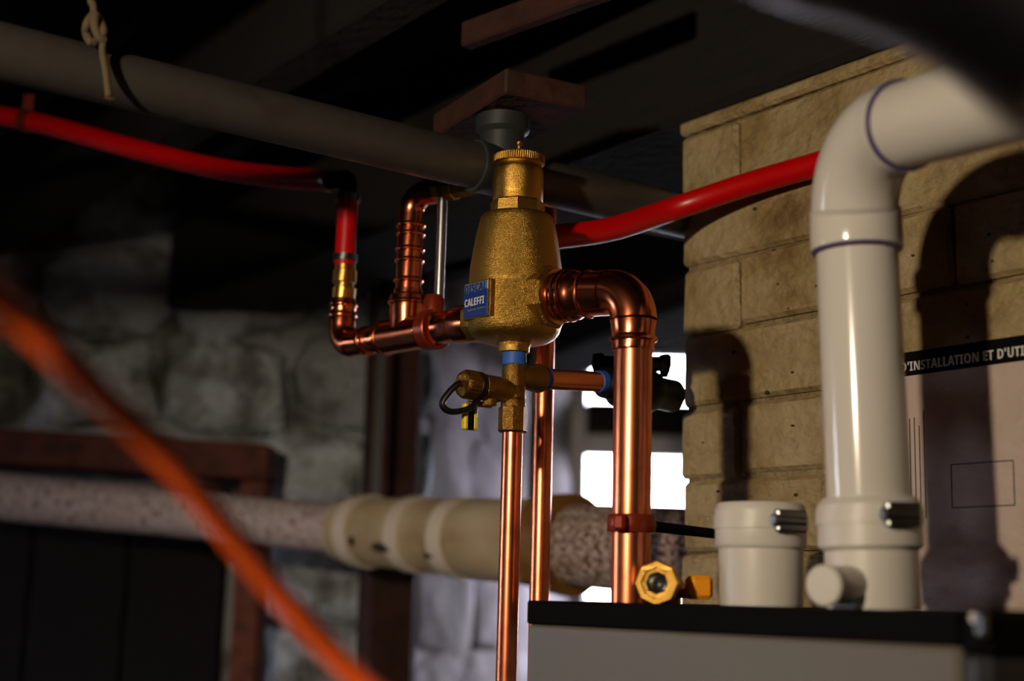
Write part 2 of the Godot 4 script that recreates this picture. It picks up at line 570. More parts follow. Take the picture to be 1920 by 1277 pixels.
func build_separator() -> void:
	var D := 1.12
	var c := P(966, 560, D)
	var k := S(1, 966, 500, D)
	var yy := func(y: float) -> float: return P(966, y, D).y - c.y
	var t := thing("air_separator", "brass air separator with knurled cap and blue label between the copper pipes", "air separator", Vector3(c.x, yy.call(662.0) + c.y, c.z))
	var st := start()
	var prof := []
	for p in [[650, 31], [645, 32], [644, 52], [640, 66], [634, 76], [624, 84], [610, 88], [590, 88.5], [555, 88], [525, 87], [500, 86], [475, 82], [455, 79], [435, 75], [420, 71.5], [410, 69], [406, 65], [405, 60], [404.5, 40]]:
		prof.append([yy.call(p[0]), p[1] * k])
	lathe(st, c, Vector3.UP, prof, 64)
	part("body", st, M.cast_brass, t)
	st = start()
	lathe(st, c, Vector3.UP, [[yy.call(662.0), 27 * k], [yy.call(661.0), 29 * k], [yy.call(646.0), 30 * k], [yy.call(640.0), 31 * k]], 40)
	part("outlet_neck", st, M.turned_brass, t)
	st = start()
	lathe(st, c, Vector3.UP, [[yy.call(405.0), 49 * k], [yy.call(402.5), 52 * k], [yy.call(382.0), 52 * k], [yy.call(379.5), 50 * k]], 8, true)
	part("hex_collar", st, M.turned_brass, t)
	st = start()
	prof = []
	for p in [[380, 46], [376, 48], [330, 48], [322, 47.5], [317, 46], [313, 43.5], [309, 43.5]]:
		prof.append([yy.call(p[0]), p[1] * k])
	lathe(st, c, Vector3.UP, prof, 64)
	part("cylinder", st, M.turned_brass, t)
	st = start()
	knurl(st, c, Vector3.UP, [[yy.call(309.0), 44 * k], [yy.call(307.0), 48 * k, 1], [yy.call(294.0), 48 * k, 1], [yy.call(291.5), 45.5 * k], [yy.call(290.0), 20 * k]], 72, 2.0 * k)
	part("knurled_cap", st, M.turned_brass, t)
	st = start()
	prof = []
	for p in [[292, 9], [288, 9], [287, 5], [273, 5], [271, 6.5], [266, 6.5], [265, 4]]:
		prof.append([yy.call(p[0]), p[1] * k])
	lathe(st, c, Vector3.UP, prof, 20)
	part("vent_stem", st, M.turned_brass, t)
	# side ports
	var q := P(965, 562, D)
	var corner := P(1189, 545, 1.045)
	var dir := (corner - q).normalized()
	st = start()
	lathe(st, q, dir, [[0.0, 0.0225], [0.0265, 0.0225], [0.028, 0.0255], [0.0405, 0.0255], [0.0425, 0.0235]], 8, true, true, 0.85, PI / 8.0)
	part("outlet_port", st, M.cast_brass, t)
	st = start()
	lathe(st, q, dir, [[0.042, 0.022], [0.0455, 0.022], [0.046, 0.0192]], 40)
	part("port_rim", st, M.bright_brass, t)
	var lq := P(960, 592, D)
	var left := P(640, 648, 1.30)
	var ld := (left - lq).normalized()
	st = start()
	lathe(st, lq, ld, [[0.0, 0.0175], [0.034, 0.0175], [0.036, 0.0185], [0.045, 0.0185], [0.0465, 0.017]], 8, true, true, 0.85, PI / 8.0)
	part("inlet_port", st, M.cast_brass, t)
	# label plate
	var az := deg_to_rad(52.0)
	var nm := Vector3(-sin(az), 0, cos(az))
	var xa := Vector3.UP.cross(nm).normalized()
	var lc := P(899, 564, D)
	lc = Vector3(c.x, P(920, 564, D - 0.02).y, c.z) + nm * 0.0368
	var fr := Transform3D(Basis(xa, Vector3.UP, nm), lc)
	st = start()
	box(st, fr.translated_local(Vector3(0, 0, -0.003)), Vector3(0.0345, 0.0300, 0.009), 0.0006)
	part("label_boss", st, M.cast_brass, t)
	st = start()
	box(st, fr.translated_local(Vector3(-0.001, -0.0035, 0.0018)), Vector3(0.0310, 0.0205, 0.0008), 0.0002)
	var lab := part("label_plate", st, M.label_blue, t, "blue and silver name label")
	st = start()
	box(st, fr.translated_local(Vector3(-0.001, 0.0103, 0.0018)), Vector3(0.0310, 0.0075, 0.0008), 0.0002)
	part("label_strip", st, M.label_silver, lab)
	lettering("DISCAL", fr.translated_local(Vector3(-0.0015, 0.0097, 0.0023)), 0.0068, 0.0285, 0.0003, M.label_blue, lab)
	lettering("CALEFFI", fr.translated_local(Vector3(-0.0025, -0.0015, 0.0023)), 0.0062, 0.0255, 0.0003, M.print_white, lab)
	lettering("Hydronic Solutions", fr.translated_local(Vector3(0.001, -0.0075, 0.0023)), 0.0024, 0.024, 0.0002, M.label_silver, lab)

	# ---- copper outlet: adapter, elbow and riser down into the boiler
	var down_to := P(1178, 1129, 1.045)
	down_to = Vector3(corner.x, 1.498, corner.z)
	t = thing("copper_outlet_pipe", "thick copper pipe with an elbow from the brass separator down to the boiler", "pipe", down_to)
	st = start()
	var r1 := 0.0196
	prof = [[0.0425, r1 - 0.001], [0.043, r1]] + bead(0.0515, r1, 0.0012, 0.0018) + bead(0.0575, r1, 0.0012, 0.0018) + [[0.0625, r1], [0.0645, r1 - 0.001], [0.068, 0.0176], [0.072, 0.0176]]
	lathe(st, q, dir, prof, 48)
	part("adapter", st, M.copper_fitting, t)
	st = start()
	var R := 0.0235
	var r2 := 0.0175
	var len_ := q.distance_to(corner)
	prof = [[0.070, r2 - 0.0015], [0.0705, r2]] + bead(0.0745, r2, 0.0016, 0.002) + [[0.079, r2], [len_ - R, r2]]
	lathe(st, q, dir, prof, 48, false, false)
	var arc := bend(q, corner, corner + Vector3.DOWN * 0.3, R, 14)
	tube(st, arc, r2, 48, false)
	prof = [[R, r2], [R + 0.002, r2 - 0.0004], [R + 0.008, r2 - 0.0012]] + bead(R + 0.0135, r2 - 0.0012, 0.0020, 0.0026) + [[R + 0.0215, r2 - 0.0014], [R + 0.0225, r2 - 0.0022], [R + 0.0226, 0.0143]]
	lathe(st, corner, Vector3.DOWN, prof, 48, false, false)
	part("elbow", st, M.copper_fitting, t)
	st = start()
	lathe(st, corner, Vector3.DOWN, [[R + 0.015, 0.0143], [corner.y - 1.496, 0.0143]], 48)
	part("riser", st, M.copper, t)

	# ---- bell hanger clamp round that pipe and its threaded rod
	var hc := Vector3(corner.x, P(1180, 983, 1.045).y, corner.z)
	t = thing("pipe_hanger", "copper-coloured ring clamp round the thick copper pipe, on a black threaded rod", "pipe clamp", hc)
	st = start()
	lathe(st, hc - Vector3.UP * 0.0065, Vector3.UP, [[0, 0.0150], [0, 0.0172], [0.001, 0.0178], [0.012, 0.0178], [0.013, 0.0172], [0.013, 0.0150]], 40, false, false)
	part("ring", st, M.copper_paint, t)
	var toward := on_wall(1352, 1003, 0.0)
	var rd := (toward - hc).normalized()
	var flat_rd := Vector3(rd.x, 0, rd.z).normalized()
	for s in [-1.0, 1.0]:
		st = start()
		box(st, frame(hc + flat_rd * s * 0.0205, flat_rd), Vector3(0.011, 0.0118, 0.009), 0.002)
		part("ear", st, M.copper_paint, t)
	st = start()
	lathe(st, hc, rd, [[0.024, 0.007], [0.0255, 0.0082], [0.032, 0.0082], [0.0335, 0.007], [0.034, 0.0042]], 24)
	part("hub", st, M.black_iron, t)
	st = start()
	prof = []
	var reach := hc.distance_to(toward) + 0.004
	var d := 0.03
	while d < reach:
		prof.append([d, 0.0033]); prof.append([d + 0.0006, 0.0042])
		d += 0.0013
	lathe(st, hc, rd, prof, 18, false, true, -1.0)
	part("threaded_rod", st, M.black_iron, t)

	# ---- fill and drain valve under the separator
	var vx := P(964, 700, D)
	var v := func(y: float) -> float: return P(964, y, D).y
	t = thing("drain_valve", "tarnished brass drain valve with yellow lever and strapped cap under the separator", "valve", Vector3(vx.x, v.call(812.0), vx.z))
	var up := Vector3(vx.x, 0, vx.z)
	st = start()
	prof = []
	for p in [[690, 21], [688, 22.5], [726, 23], [728, 21.5], [731, 22.5], [748, 23], [750, 21.5], [753, 23], [764, 24], [766, 24]]:
		prof.append([-v.call(p[0]), p[1] * k])
	prof[0][0] = -v.call(684.0)
	lathe(st, up, Vector3.DOWN, prof, 40)
	part("tee_body", st, M.tarnished_brass, t)
	st = start()
	lathe(st, up, Vector3.DOWN, [[-v.call(659.0), 21 * k], [-v.call(660.5), 22 * k], [-v.call(684.0), 22.5 * k], [-v.call(686.0), 21 * k]], 40)
	part("thread_tape", st, M.blue_tape, t, "blue thread tape")
	st = start()
	lathe(st, up, Vector3.DOWN, [[-v.call(763.0), 23 * k], [-v.call(765.5), 27 * k], [-v.call(809.0), 27 * k], [-v.call(812.0), 24 * k]], 8, true)
	var hx := part("hex_socket", st, M.tarnished_brass, t)
	var hn := Vector3(-0.35, 0, 1).normalized()
	var hxa := Vector3.UP.cross(hn)
	lettering("1/2", Transform3D(Basis(hxa, Vector3.UP, hn), Vector3(up.x, v.call(777.0), up.z) + hn * 25.3 * k), 9 * k, 15 * k, 0.0006, M.tarnished_brass, hx)
	# right branch
	var b0 := Vector3(up.x, v.call(707.0), up.z)
	var b1 := P(1132, 717, 1.20)
	var bd := (b1 - b0).normalized()
	st = start()
	lathe(st, b0, bd, [[0.0, 21 * k], [0.014, 22 * k], [0.022, 25.5 * k], [0.0275, 27.5 * k], [0.0295, 27.5 * k], [0.031, 25 * k]], 40)
	part("branch", st, M.tarnished_brass, t)
	# left hose outlet
	var o0 := Vector3(up.x, v.call(736.0), up.z)
	var od := Vector3(-0.80, 0.03, 0.60).normalized()
	st = start()
	lathe(st, o0, od, [[0.0, 21 * k], [0.014, 22 * k], [0.016, 24 * k], [0.031, 24 * k], [0.032, 22 * k], [0.034, 22 * k]], 40)
	part("hose_outlet", st, M.tarnished_brass, t)
	st = start()
	lathe(st, o0, od, [[0.0335, 25.5 * k], [0.034, 26.5 * k], [0.0375, 26.5 * k], [0.038, 25.5 * k]], 40)
	part("strap_collar", st, M.black_rubber, t)
	st = start()
	knurl(st, o0, od, [[0.038, 24.5 * k], [0.0388, 25.5 * k, 1], [0.0475, 25.5 * k, 1], [0.049, 25 * k], [0.0505, 23 * k], [0.0507, 20 * k], [0.0500, 19 * k], [0.0500, 6 * k], [0.0520, 5 * k], [0.0530, 2 * k]], 22, 1.6 * k)
	var cap := part("cap", st, M.tarnished_brass, t)
	lettering("M3/4", Transform3D(frame(o0 + od * 0.0503 + Vector3(0, 11 * k, 0), Vector3.UP.cross(od)).basis, o0 + od * 0.0503 + Vector3(0, 12.5 * k, 0)), 8 * k, 22 * k, 0.0006, M.turned_brass, cap)
	st = start()
	var ce := o0 + od * 0.053
	var side := od.cross(Vector3.UP).normalized()
	var loop := smooth([ce, ce + od * 0.003 + Vector3(0, -0.002, 0), P(840, 738, D - 0.035), P(829, 757, D - 0.035), P(838, 770, D - 0.033), P(858, 772, D - 0.03), P(884, 764, D - 0.026), o0 + od * 0.0355 - Vector3(0, 25 * k, 0)], 8)
	tube(st, loop, 0.0024, 12, true, 1.5)
	part("strap", st, M.black_rubber, t)
	# yellow lever
	var lv := o0 + od * 0.0235
	st = start()
	lathe(st, lv, Vector3.DOWN, [[0.0, 0.006], [0.0135, 0.006], [0.014, 0.005]], 24)
	var ltop := P(880, 757, lv.z * -1 - 0.004)
	box(st, frame((lv + Vector3(0, -0.0135, 0) + ltop) / 2, lv + Vector3(0, -0.0135, 0) - ltop), Vector3(lv.distance_to(ltop) * 1.0, 0.004, 0.007), 0.001)
	part("lever_stem", st, M.tarnished_brass, t)
	var lbot := P(881, 807, lv.z * -1 - 0.004)
	var lw := S(28, 880, 780, -lv.z)
	st = start()
	var lf := frame((ltop + lbot) / 2, Vector3(0.9, 0, -0.43), ltop - lbot)
	for s in [-1.0, 1.0]:
		box(st, lf.translated_local(Vector3(s * lw * 0.335, 0, 0)), Vector3(lw * 0.33, ltop.distance_to(lbot), 0.007), 0.0012)
	box(st, lf.translated_local(Vector3(0, 0, -0.002)), Vector3(lw * 0.5, ltop.distance_to(lbot) * 0.98, 0.003), 0.0004)
	var lever := part("lever", st, M.yellow_plastic, t, "yellow lever with a dark slot")
	st = start()
	box(st, lf.translated_local(Vector3(0.001, -0.001, 0.0005)), Vector3(lw * 0.27, ltop.distance_to(lbot) * 0.86, 0.0055), 0.0004)
	part("slot", st, M.black_plastic, lever)

	# ---- thin copper pipe down from the drain valve
	var p0 := Vector3(up.x, v.call(810.0), up.z)
	t = thing("copper_drain_pipe", "thin straight copper pipe running down from the brass drain valve", "pipe", Vector3(up.x, 0.4, up.z))
	st = start()
	lathe(st, p0, Vector3.DOWN, [[0.0, 19 * k], [p0.y - 0.0, 19 * k]], 40)
	part("tube", st, M.copper, t)

	# ---- branch pipe with blue tape at both ends
	t = thing("copper_branch_pipe", "short level copper pipe with blue thread tape at both ends", "pipe", b0 + bd * 0.04)
	var bl := b0.distance_to(b1)
	st = start()
	lathe(st, b0, bd, [[0.03, 20 * k], [bl, 20 * k]], 36)
	part("tube", st, M.copper, t)
	st = start()
	lathe(st, b0, bd, [[0.0305, 21.5 * k], [0.031, 22.5 * k], [0.0375, 22 * k], [0.038, 20 * k]], 36)
	part("thread_tape", st, M.blue_tape, t, "blue thread tape by the brass tee")
	st = start()
	lathe(st, b0, bd, [[bl - 0.009, 20 * k], [bl - 0.0085, 22 * k], [bl, 23 * k], [bl + 0.0005, 20 * k]], 36)
	part("thread_tape", st, M.blue_tape, t, "blue thread tape by the black valve")

	# ---- black valve behind the thick copper pipe
	var e1 := P(1290, 748, 1.265)
	var ed := (e1 - b1).normalized()
	t = thing("black_valve", "black iron valve with a bar handle, behind the thick copper pipe", "valve", b1 + ed * 0.03)
	st = start()
	lathe(st, b1, ed, [[-0.001, 0.0105], [0.0, 0.0135], [0.012, 0.014], [0.016, 0.018], [0.04, 0.021], [0.058, 0.018], [0.064, 0.0145], [0.085, 0.0145], [0.086, 0.012]], 32)
	part("valve_body", st, M.black_iron, t)
	var hb := b1 + ed * 0.036
	var ha := P(1122, 680, 1.225)
	var hb2 := P(1247, 684, 1.225)
	var hm := (ha + hb2) / 2
	st = start()
	lathe(st, hb, hm - hb, [[0.0, 0.009], [hb.distance_to(hm), 0.008]], 24)
	part("stem", st, M.black_iron, t)
	st = start()
	box(st, frame(hm, hb2 - ha), Vector3(ha.distance_to(hb2) * 0.92, S(26, 1190, 680, 1.22), 0.012), 0.003)
	for e in [ha, hb2]:
		stone(st, frame(e - Vector3(0, 0.001, 0), hb2 - ha), Vector3(0.0055, 0.0095, 0.008), 1.0)
	part("bar_handle", st, M.black_plastic, t)

	# ---- copper header on the left, with riser tee
	t = thing("copper_header", "copper header with ribbed riser tee running left from the brass separator", "pipe", P(700, 640, 1.26))
	var L := lq.distance_to(left)
	st = start()
	lathe(st, lq, ld, [[0.044, 0.0150], [0.045, 0.0163], [0.066, 0.0163], [0.068, 0.0155], [0.07, 0.0143], [0.09, 0.0143]], 40)
	part("adapter", st, M.copper_fitting, t)
	var tee := lq + ld * (L * 0.585)
	var ta := L * 0.585
	st = start()
	lathe(st, lq, ld, [[ta - 0.036, 0.0143], [ta - 0.035, 0.0160]] + bead(ta - 0.030, 0.0160, 0.0014, 0.002) + [[ta - 0.025, 0.0155], [ta + 0.025, 0.0155]] + bead(ta + 0.030, 0.0150, 0.0014, 0.002) + [[ta + 0.035, 0.0150], [ta + 0.038, 0.0125], [ta + 0.046, 0.0125], [ta + 0.047, 0.0112]], 40)
	lathe(st, tee, Vector3.UP, [[0.0, 0.0150], [0.012, 0.0150], [0.022, 0.0160]] + bead(0.028, 0.0160, 0.0016, 0.0022) + [[0.034, 0.0155], [0.036, 0.0128], [0.040, 0.0125]] , 40)
	part("tee", st, M.copper_fitting, t)
	var ltp := P(641, 600, 1.30)
	var lcorner := Vector3(ltp.x, left.y, ltp.z)
	ld = (lcorner - lq).normalized()
	L = lq.distance_to(lcorner)
	st = start()
	lathe(st, lq, ld, [[ta + 0.03, 0.0112], [L - 0.02, 0.0112]], 40)
	part("tube", st, M.copper, t)
	st = start()
	lathe(st, lq, ld, [[L - 0.046, 0.0113], [L - 0.0455, 0.0126]] + bead(L - 0.041, 0.0126, 0.0013, 0.0018) + [[L - 0.036, 0.0124], [L - 0.019, 0.0124]], 40, false, false)
	tube(st, bend(lq, lcorner, lcorner + Vector3.UP * 0.2, 0.018, 12), 0.0124, 40, false)
	var le := lcorner + Vector3.UP * 0.018
	lathe(st, le, Vector3.UP, [[0, 0.0124], [0.006, 0.0124]] + bead(0.010, 0.0122, 0.0014, 0.002) + [[0.0145, 0.0118], [0.016, 0.0122]] + bead(0.020, 0.0122, 0.0012, 0.002) + [[0.026, 0.0118], [0.0262, 0.010]], 40, false, false)
	part("elbow", st, M.copper_fitting, t)
	# ribbed riser
	st = start()
	var rt := tee + Vector3.UP * 0.036
	prof = [[0.0, 0.0112]]
	var rr := [0.012, 0.030, 0.040, 0.054, 0.062]
	for d2 in rr:
		prof += [[d2 - 0.004, 0.0114]] + bead(d2, 0.0114, 0.0018, 0.0024)
	prof += [[0.072, 0.0112]]
	lathe(st, rt, Vector3.UP, prof, 36)
	part("riser_coupling", st, M.copper_fitting, t)
	var rc := rt + Vector3.UP * 0.091
	var re := P(868, 424, 1.19)
	re.y = rc.y - 0.002
	st = start()
	tube(st, [rt + Vector3.UP * 0.071] + bend(rt, rc, re, 0.017, 12) + [rc + (re - rc).normalized() * 0.03], 0.0112, 32)
	part("riser_elbow", st, M.copper_fitting, t)
	st = start()
	lathe(st, rc, re - rc, [[0.028, 0.0105], [0.0285, 0.0115], [0.036, 0.0115], [0.0365, 0.009], [0.041, 0.009], [0.0415, 0.0108], [0.049, 0.0108], [0.050, 0.009], [0.07, 0.009]], 8, true)
	part("brass_adapter", st, M.bright_brass, t, "hexagonal brass adapter")
	# brass adapter on the left upright
	st = start()
	lathe(st, le, Vector3.UP, [[0.026, 0.0095], [0.0262, 0.0108], [0.036, 0.0112], [0.037, 0.009], [0.041, 0.009], [0.042, 0.0112], [0.053, 0.0112], [0.054, 0.0098], [0.060, 0.0098], [0.0605, 0.007], [0.08, 0.007]], 24)
	part("brass_adapter", st, M.bright_brass, t, "polished brass adapter under the red tube")

	# ---- hanger rod for the header
	var rx := P(822, 585, 1.20)
	t = thing("header_hanger", "zinc threaded rod hanging from the joists with copper clamp on the header", "pipe hanger", rx)
	st = start()
	prof = []
	d = 0.0
	while d < P(822, 312, 1.2).y - rx.y:
		prof.append([d, 0.0038]); prof.append([d + 0.0008, 0.0045])
		d += 0.0017
	lathe(st, rx, Vector3.UP, prof, 14, false, true, -1.0)
	part("threaded_rod", st, M.zinc, t)
	var top_ := Vector3(rx.x, P(822, 312, 1.2).y, rx.z)
	var da := P(700, 263, 1.089)
	var dd := (P(900, 312, 1.149) - da).normalized()
	var on_drain := da + dd * (top_ - da).dot(dd)
	st = start()
	lathe(st, on_drain - dd * 0.006, dd, [[0, 0.0196], [0, 0.0212], [0.012, 0.0212], [0.012, 0.0196]], 40, false, false)
	box(st, frame((on_drain + top_) / 2 + (top_ - on_drain).normalized() * 0.012, top_ - on_drain), Vector3(on_drain.distance_to(top_) - 0.018, 0.004, 0.012), 0.001)
	part("loop", st, M.black_iron, t)
	var along := (rx - lq)
	var onaxis := lq + ld * along.dot(ld)
	st = start()
	lathe(st, onaxis - ld * 0.007, ld, [[0, 0.0145], [0, 0.0170], [0.001, 0.0178], [0.013, 0.0178], [0.014, 0.0170], [0.014, 0.0145]], 36, false, false)
	part("ring", st, M.copper_paint, t)
	st = start()
	lathe(st, onaxis + Vector3.UP * 0.014, Vector3.UP, [[0, 0.0095], [0.012, 0.009], [0.016, 0.007]], 20)
	part("socket", st, M.copper_paint, t)

	# ---- red tube on the left
	t = thing("red_tube", "red plastic water tube sagging in from the upper left to an elbow", "tube", P(300, 290, 1.42))
	var rx0 := Vector3(le.x, 0, le.z)
	var ytop := P(646, 345, 1.32).y
	st = start()
	var ty := le.y + 0.058
	lathe(st, Vector3(le.x, ty, le.z), Vector3.UP, [[0.0, 0.0098], [ytop - 0.017 - ty, 0.0098]], 32)
	part("drop", st, M.red_tube, t)
	st = start()
	var pex := smooth([P(-260, 192, 1.49), P(-80, 206, 1.50), P(0, 216, 1.495), P(100, 237, 1.48), P(250, 278, 1.44), P(400, 314, 1.40), P(520, 331, 1.36), P(612, 337, 1.325)], 8)
	tube(st, pex, 0.0108, 32)
	part("run", st, M.red_tube, t)
	st = start()
	var pc := Vector3(le.x, ytop, le.z)
	var pe: Vector3 = pex[-1]
	tube(st, [pe + (pe - pc) * 0.1] + bend(pe, pc + (pe - pc) * 0.0, pc + Vector3.DOWN * 0.1, 0.010, 8) + [pc + Vector3.DOWN * 0.024], 0.0085, 24)
	part("elbow_fitting", st, M.black_plastic, t)
	for s in 3:
		st = start()
		var o: Vector3 = [pe + (pc - pe).normalized() * 0.001, pc + Vector3.DOWN * 0.016, Vector3(le.x, ty + 0.004, le.z)][s]
		var ax: Vector3 = [(pc - pe).normalized(), Vector3.DOWN, Vector3.UP][s]
		lathe(st, o, ax, [[0, 0.0105], [0.0002, 0.0117], [0.0065, 0.0117], [0.0067, 0.0105]], 28, false, false)
		part("crimp_ring", st, M.steel, t)
	# ---- copper strap on it
	var sp := P(48, 226, 1.49)
	t = thing("tube_strap", "small copper strap holding the red tube to the joist", "strap", sp)
	st = start()
	var sd := (P(100, 237, 1.48) - P(0, 216, 1.50)).normalized()
	lathe(st, sp - sd * 0.006, sd, [[0, 0.0110], [0, 0.0122], [0.012, 0.0122], [0.012, 0.0110]], 28, false, false)
	part("band", st, M.copper_paint, t)
	st = start()
	box(st, Transform3D(Basis(), Vector3(sp.x, (sp.y + 2.03) / 2 + 0.005, sp.z)), Vector3(0.012, 2.03 - sp.y - 0.01, 0.0015))
	part("tab", st, M.copper_paint, t)
	# ---- red tube on the right
	t = thing("red_tube", "bright red plastic tube rising from the brass separator across the brick wall", "tube", P(1300, 380, 1.24))
	st = start()
	tube(st, smooth([P(1004, 449, 1.168), P(1050, 443, 1.176), P(1150, 428, 1.198), P(1270, 389, 1.215), P(1400, 346, 1.18), P(1560, 300, 1.115), P(1640, 278, 1.085), P(1770, 242, 1.02), P(1900, 204, 0.965), P(2060, 165, 0.91)], 8), 0.0105, 36)
	part("tube", st, M.red_tube, t)

	# ---- middle copper pipe behind
	var m0 := P(1014, 1000, 1.245)
	t = thing("copper_supply_pipe", "thin upright copper pipe just behind the brass separator, beside the drain pipe", "pipe", Vector3(m0.x, 0, m0.z))
	st = start()
	var mt := P(1014, 350, 1.245).y
	tube(st, [Vector3(m0.x, mt, m0.z - 0.5), Vector3(m0.x, mt, m0.z - 0.03)] + bend(Vector3(m0.x, mt, m0.z - 0.5), Vector3(m0.x, mt, m0.z), Vector3(m0.x, 0, m0.z), 0.025) + [Vector3(m0.x, 0, m0.z)], 0.0087, 36)
	part("tube", st, M.copper, t)

func build_vent() -> void:
	# PVC vent: adapter on the boiler, pipe, elbow, pipe towards the camera
	var foot := P(1640, 1133, 0.91)
	foot.y = 1.498
	var t := thing("vent_pipe", "white plastic vent pipe with an elbow rising from the boiler", "pipe", foot)
	var a := P(1608, 470, 0.91)
	var ax := (a - foot).normalized()
	var L := foot.distance_to(a)
	var st := start()
	var hr := S(97, 1640, 980, 0.91)
	var lr := S(87, 1640, 1080, 0.91)
	var y1 := foot.distance_to(P(1641, 1026, 0.91))
	var y2 := foot.distance_to(P(1637, 938, 0.91))
	lathe(st, foot, ax, [[0, lr * 0.98], [0.004, lr], [y1 - 0.003, lr], [y1 - 0.001, hr - 0.001], [y1, hr], [y2 - 0.004, hr], [y2, hr - 0.003], [y2 + 0.001, 0.029]], 64)
	part("boiler_adapter", st, M.matte_white_plastic, t)
	st = start()
	var pr := 0.0266
	lathe(st, foot, ax, [[y1, pr], [L, pr]], 64)
	part("pipe", st, M.white_plastic, t)
	# elbow
	var corner := P(1597, 262, 0.897)
	var far := P(1960, 160, 0.725)
	var er := 0.0288
	var arc := bend(a, corner, far, 0.050, 20)
	st = start()
	lathe(st, a, ax, [[0.0, pr], [0.0001, er + 0.0008], [0.002, er + 0.0012], [0.026, er + 0.0012], [0.029, er - 0.0004]], 64, false, false)
	var pts := [a + ax * 0.026] + arc
	tube(st, pts, er - 0.0004, 64, false)
	var od := (far - corner).normalized()
	var os: Vector3 = arc[-1]
	lathe(st, os, od, [[-0.001, er - 0.0004], [0.002, er], [0.010, er], [0.0105, pr]], 64, false, false)
	part("elbow", st, M.white_plastic, t)
	st = start()
	lathe(st, os, od, [[0.0, pr], [0.36, pr]], 64)
	part("pipe", st, M.matte_white_plastic, t)
	st = start()
	lathe(st, os, od, [[0.0098, pr + 0.001], [0.0100, er + 0.0003], [0.0118, er - 0.0008], [0.0124, pr + 0.0002]], 64, false, false)
	part("primer_ring", st, M.primer, t, "purple primer ring near the elbow's upper end")
	st = start()
	lathe(st, a, -ax, [[-0.0006, er + 0.0010], [0.0010, er - 0.0002], [0.0024, pr + 0.0002]], 64, false, false)
	part("primer_ring", st, M.primer, t, "purple primer ring under the elbow collar")
	# side test port
	var po := P(1600, 1096, 0.892)
	var pd := (P(1546, 1099, 0.868) - po).normalized()
	st = start()
	var pl := po.distance_to(P(1546, 1099, 0.868))
	lathe(st, po, pd, [[-0.015, 0.0115], [pl - 0.004, 0.0115], [pl - 0.0035, 0.0125], [pl, 0.0125], [pl + 0.0015, 0.011], [pl + 0.002, 0.004]], 36)
	part("test_port", st, M.matte_white_plastic, t)
	clamp_screw(t, P(1690, 966, 0.878), hr, foot, ax)
	# open adapter stub
	var f2 := P(1428, 1132, 1.0)
	f2.y = 1.498
	t = thing("vent_adapter", "short open white plastic adapter standing on the boiler beside the vent pipe", "pipe adapter", f2)
	var k := S(1, 1428, 1040, 1.0)
	var h1 := P(1428, 1024, 1.0).y - f2.y
	var h2 := P(1428, 946, 1.0).y - f2.y
	st = start()
	lathe(st, f2, Vector3.UP, [[0, 76 * k], [0.003, 77 * k], [h1 - 0.003, 79 * k], [h1 - 0.001, 84 * k], [h1, 85 * k], [h2 - 0.006, 86 * k], [h2 - 0.001, 82 * k], [h2, 79 * k], [h2 - 0.001, 75 * k], [h1, 74 * k], [0.004, 70 * k]], 64)
	part("adapter_body", st, M.matte_white_plastic, t)
	clamp_screw(t, P(1480, 978, 0.97), 86 * k, f2, Vector3.UP)

func clamp_screw(t: Node3D, near: Vector3, r: float, base: Vector3, ax: Vector3) -> void:
	# a screw housing lying on the round adapter, turned the way it faces
	var h := (near - base).dot(ax)
	var c := base + ax * h
	var out := near - c
	out = (out - ax * out.dot(ax)).normalized()
	var side := ax.cross(out).normalized()
	var st := start()
	lathe(st, c - ax * 0.005, ax, [[0, r + 0.0001], [0.0002, r + 0.0009], [0.0098, r + 0.0009], [0.01, r + 0.0001]], 48, false, false)
	part("clamp_band", st, M.matte_white_plastic, t)
	st = start()
	box(st, Transform3D(Basis(side, ax, side.cross(ax)), c + out * (r + 0.003)), Vector3(0.0245, 0.0150, 0.006), 0.0012)
	var b := part("clamp_housing", st, M.steel, t, "steel screw housing of the hose clamp")
	st = start()
	lathe(st, c + out * (r + 0.005) - side * 0.012, side, [[-0.004, 0.003], [-0.0035, 0.0042], [0.0, 0.0042], [0.0005, 0.003], [0.022, 0.003], [0.023, 0.002]], 18)
	part("clamp_screw", st, M.zinc, b)

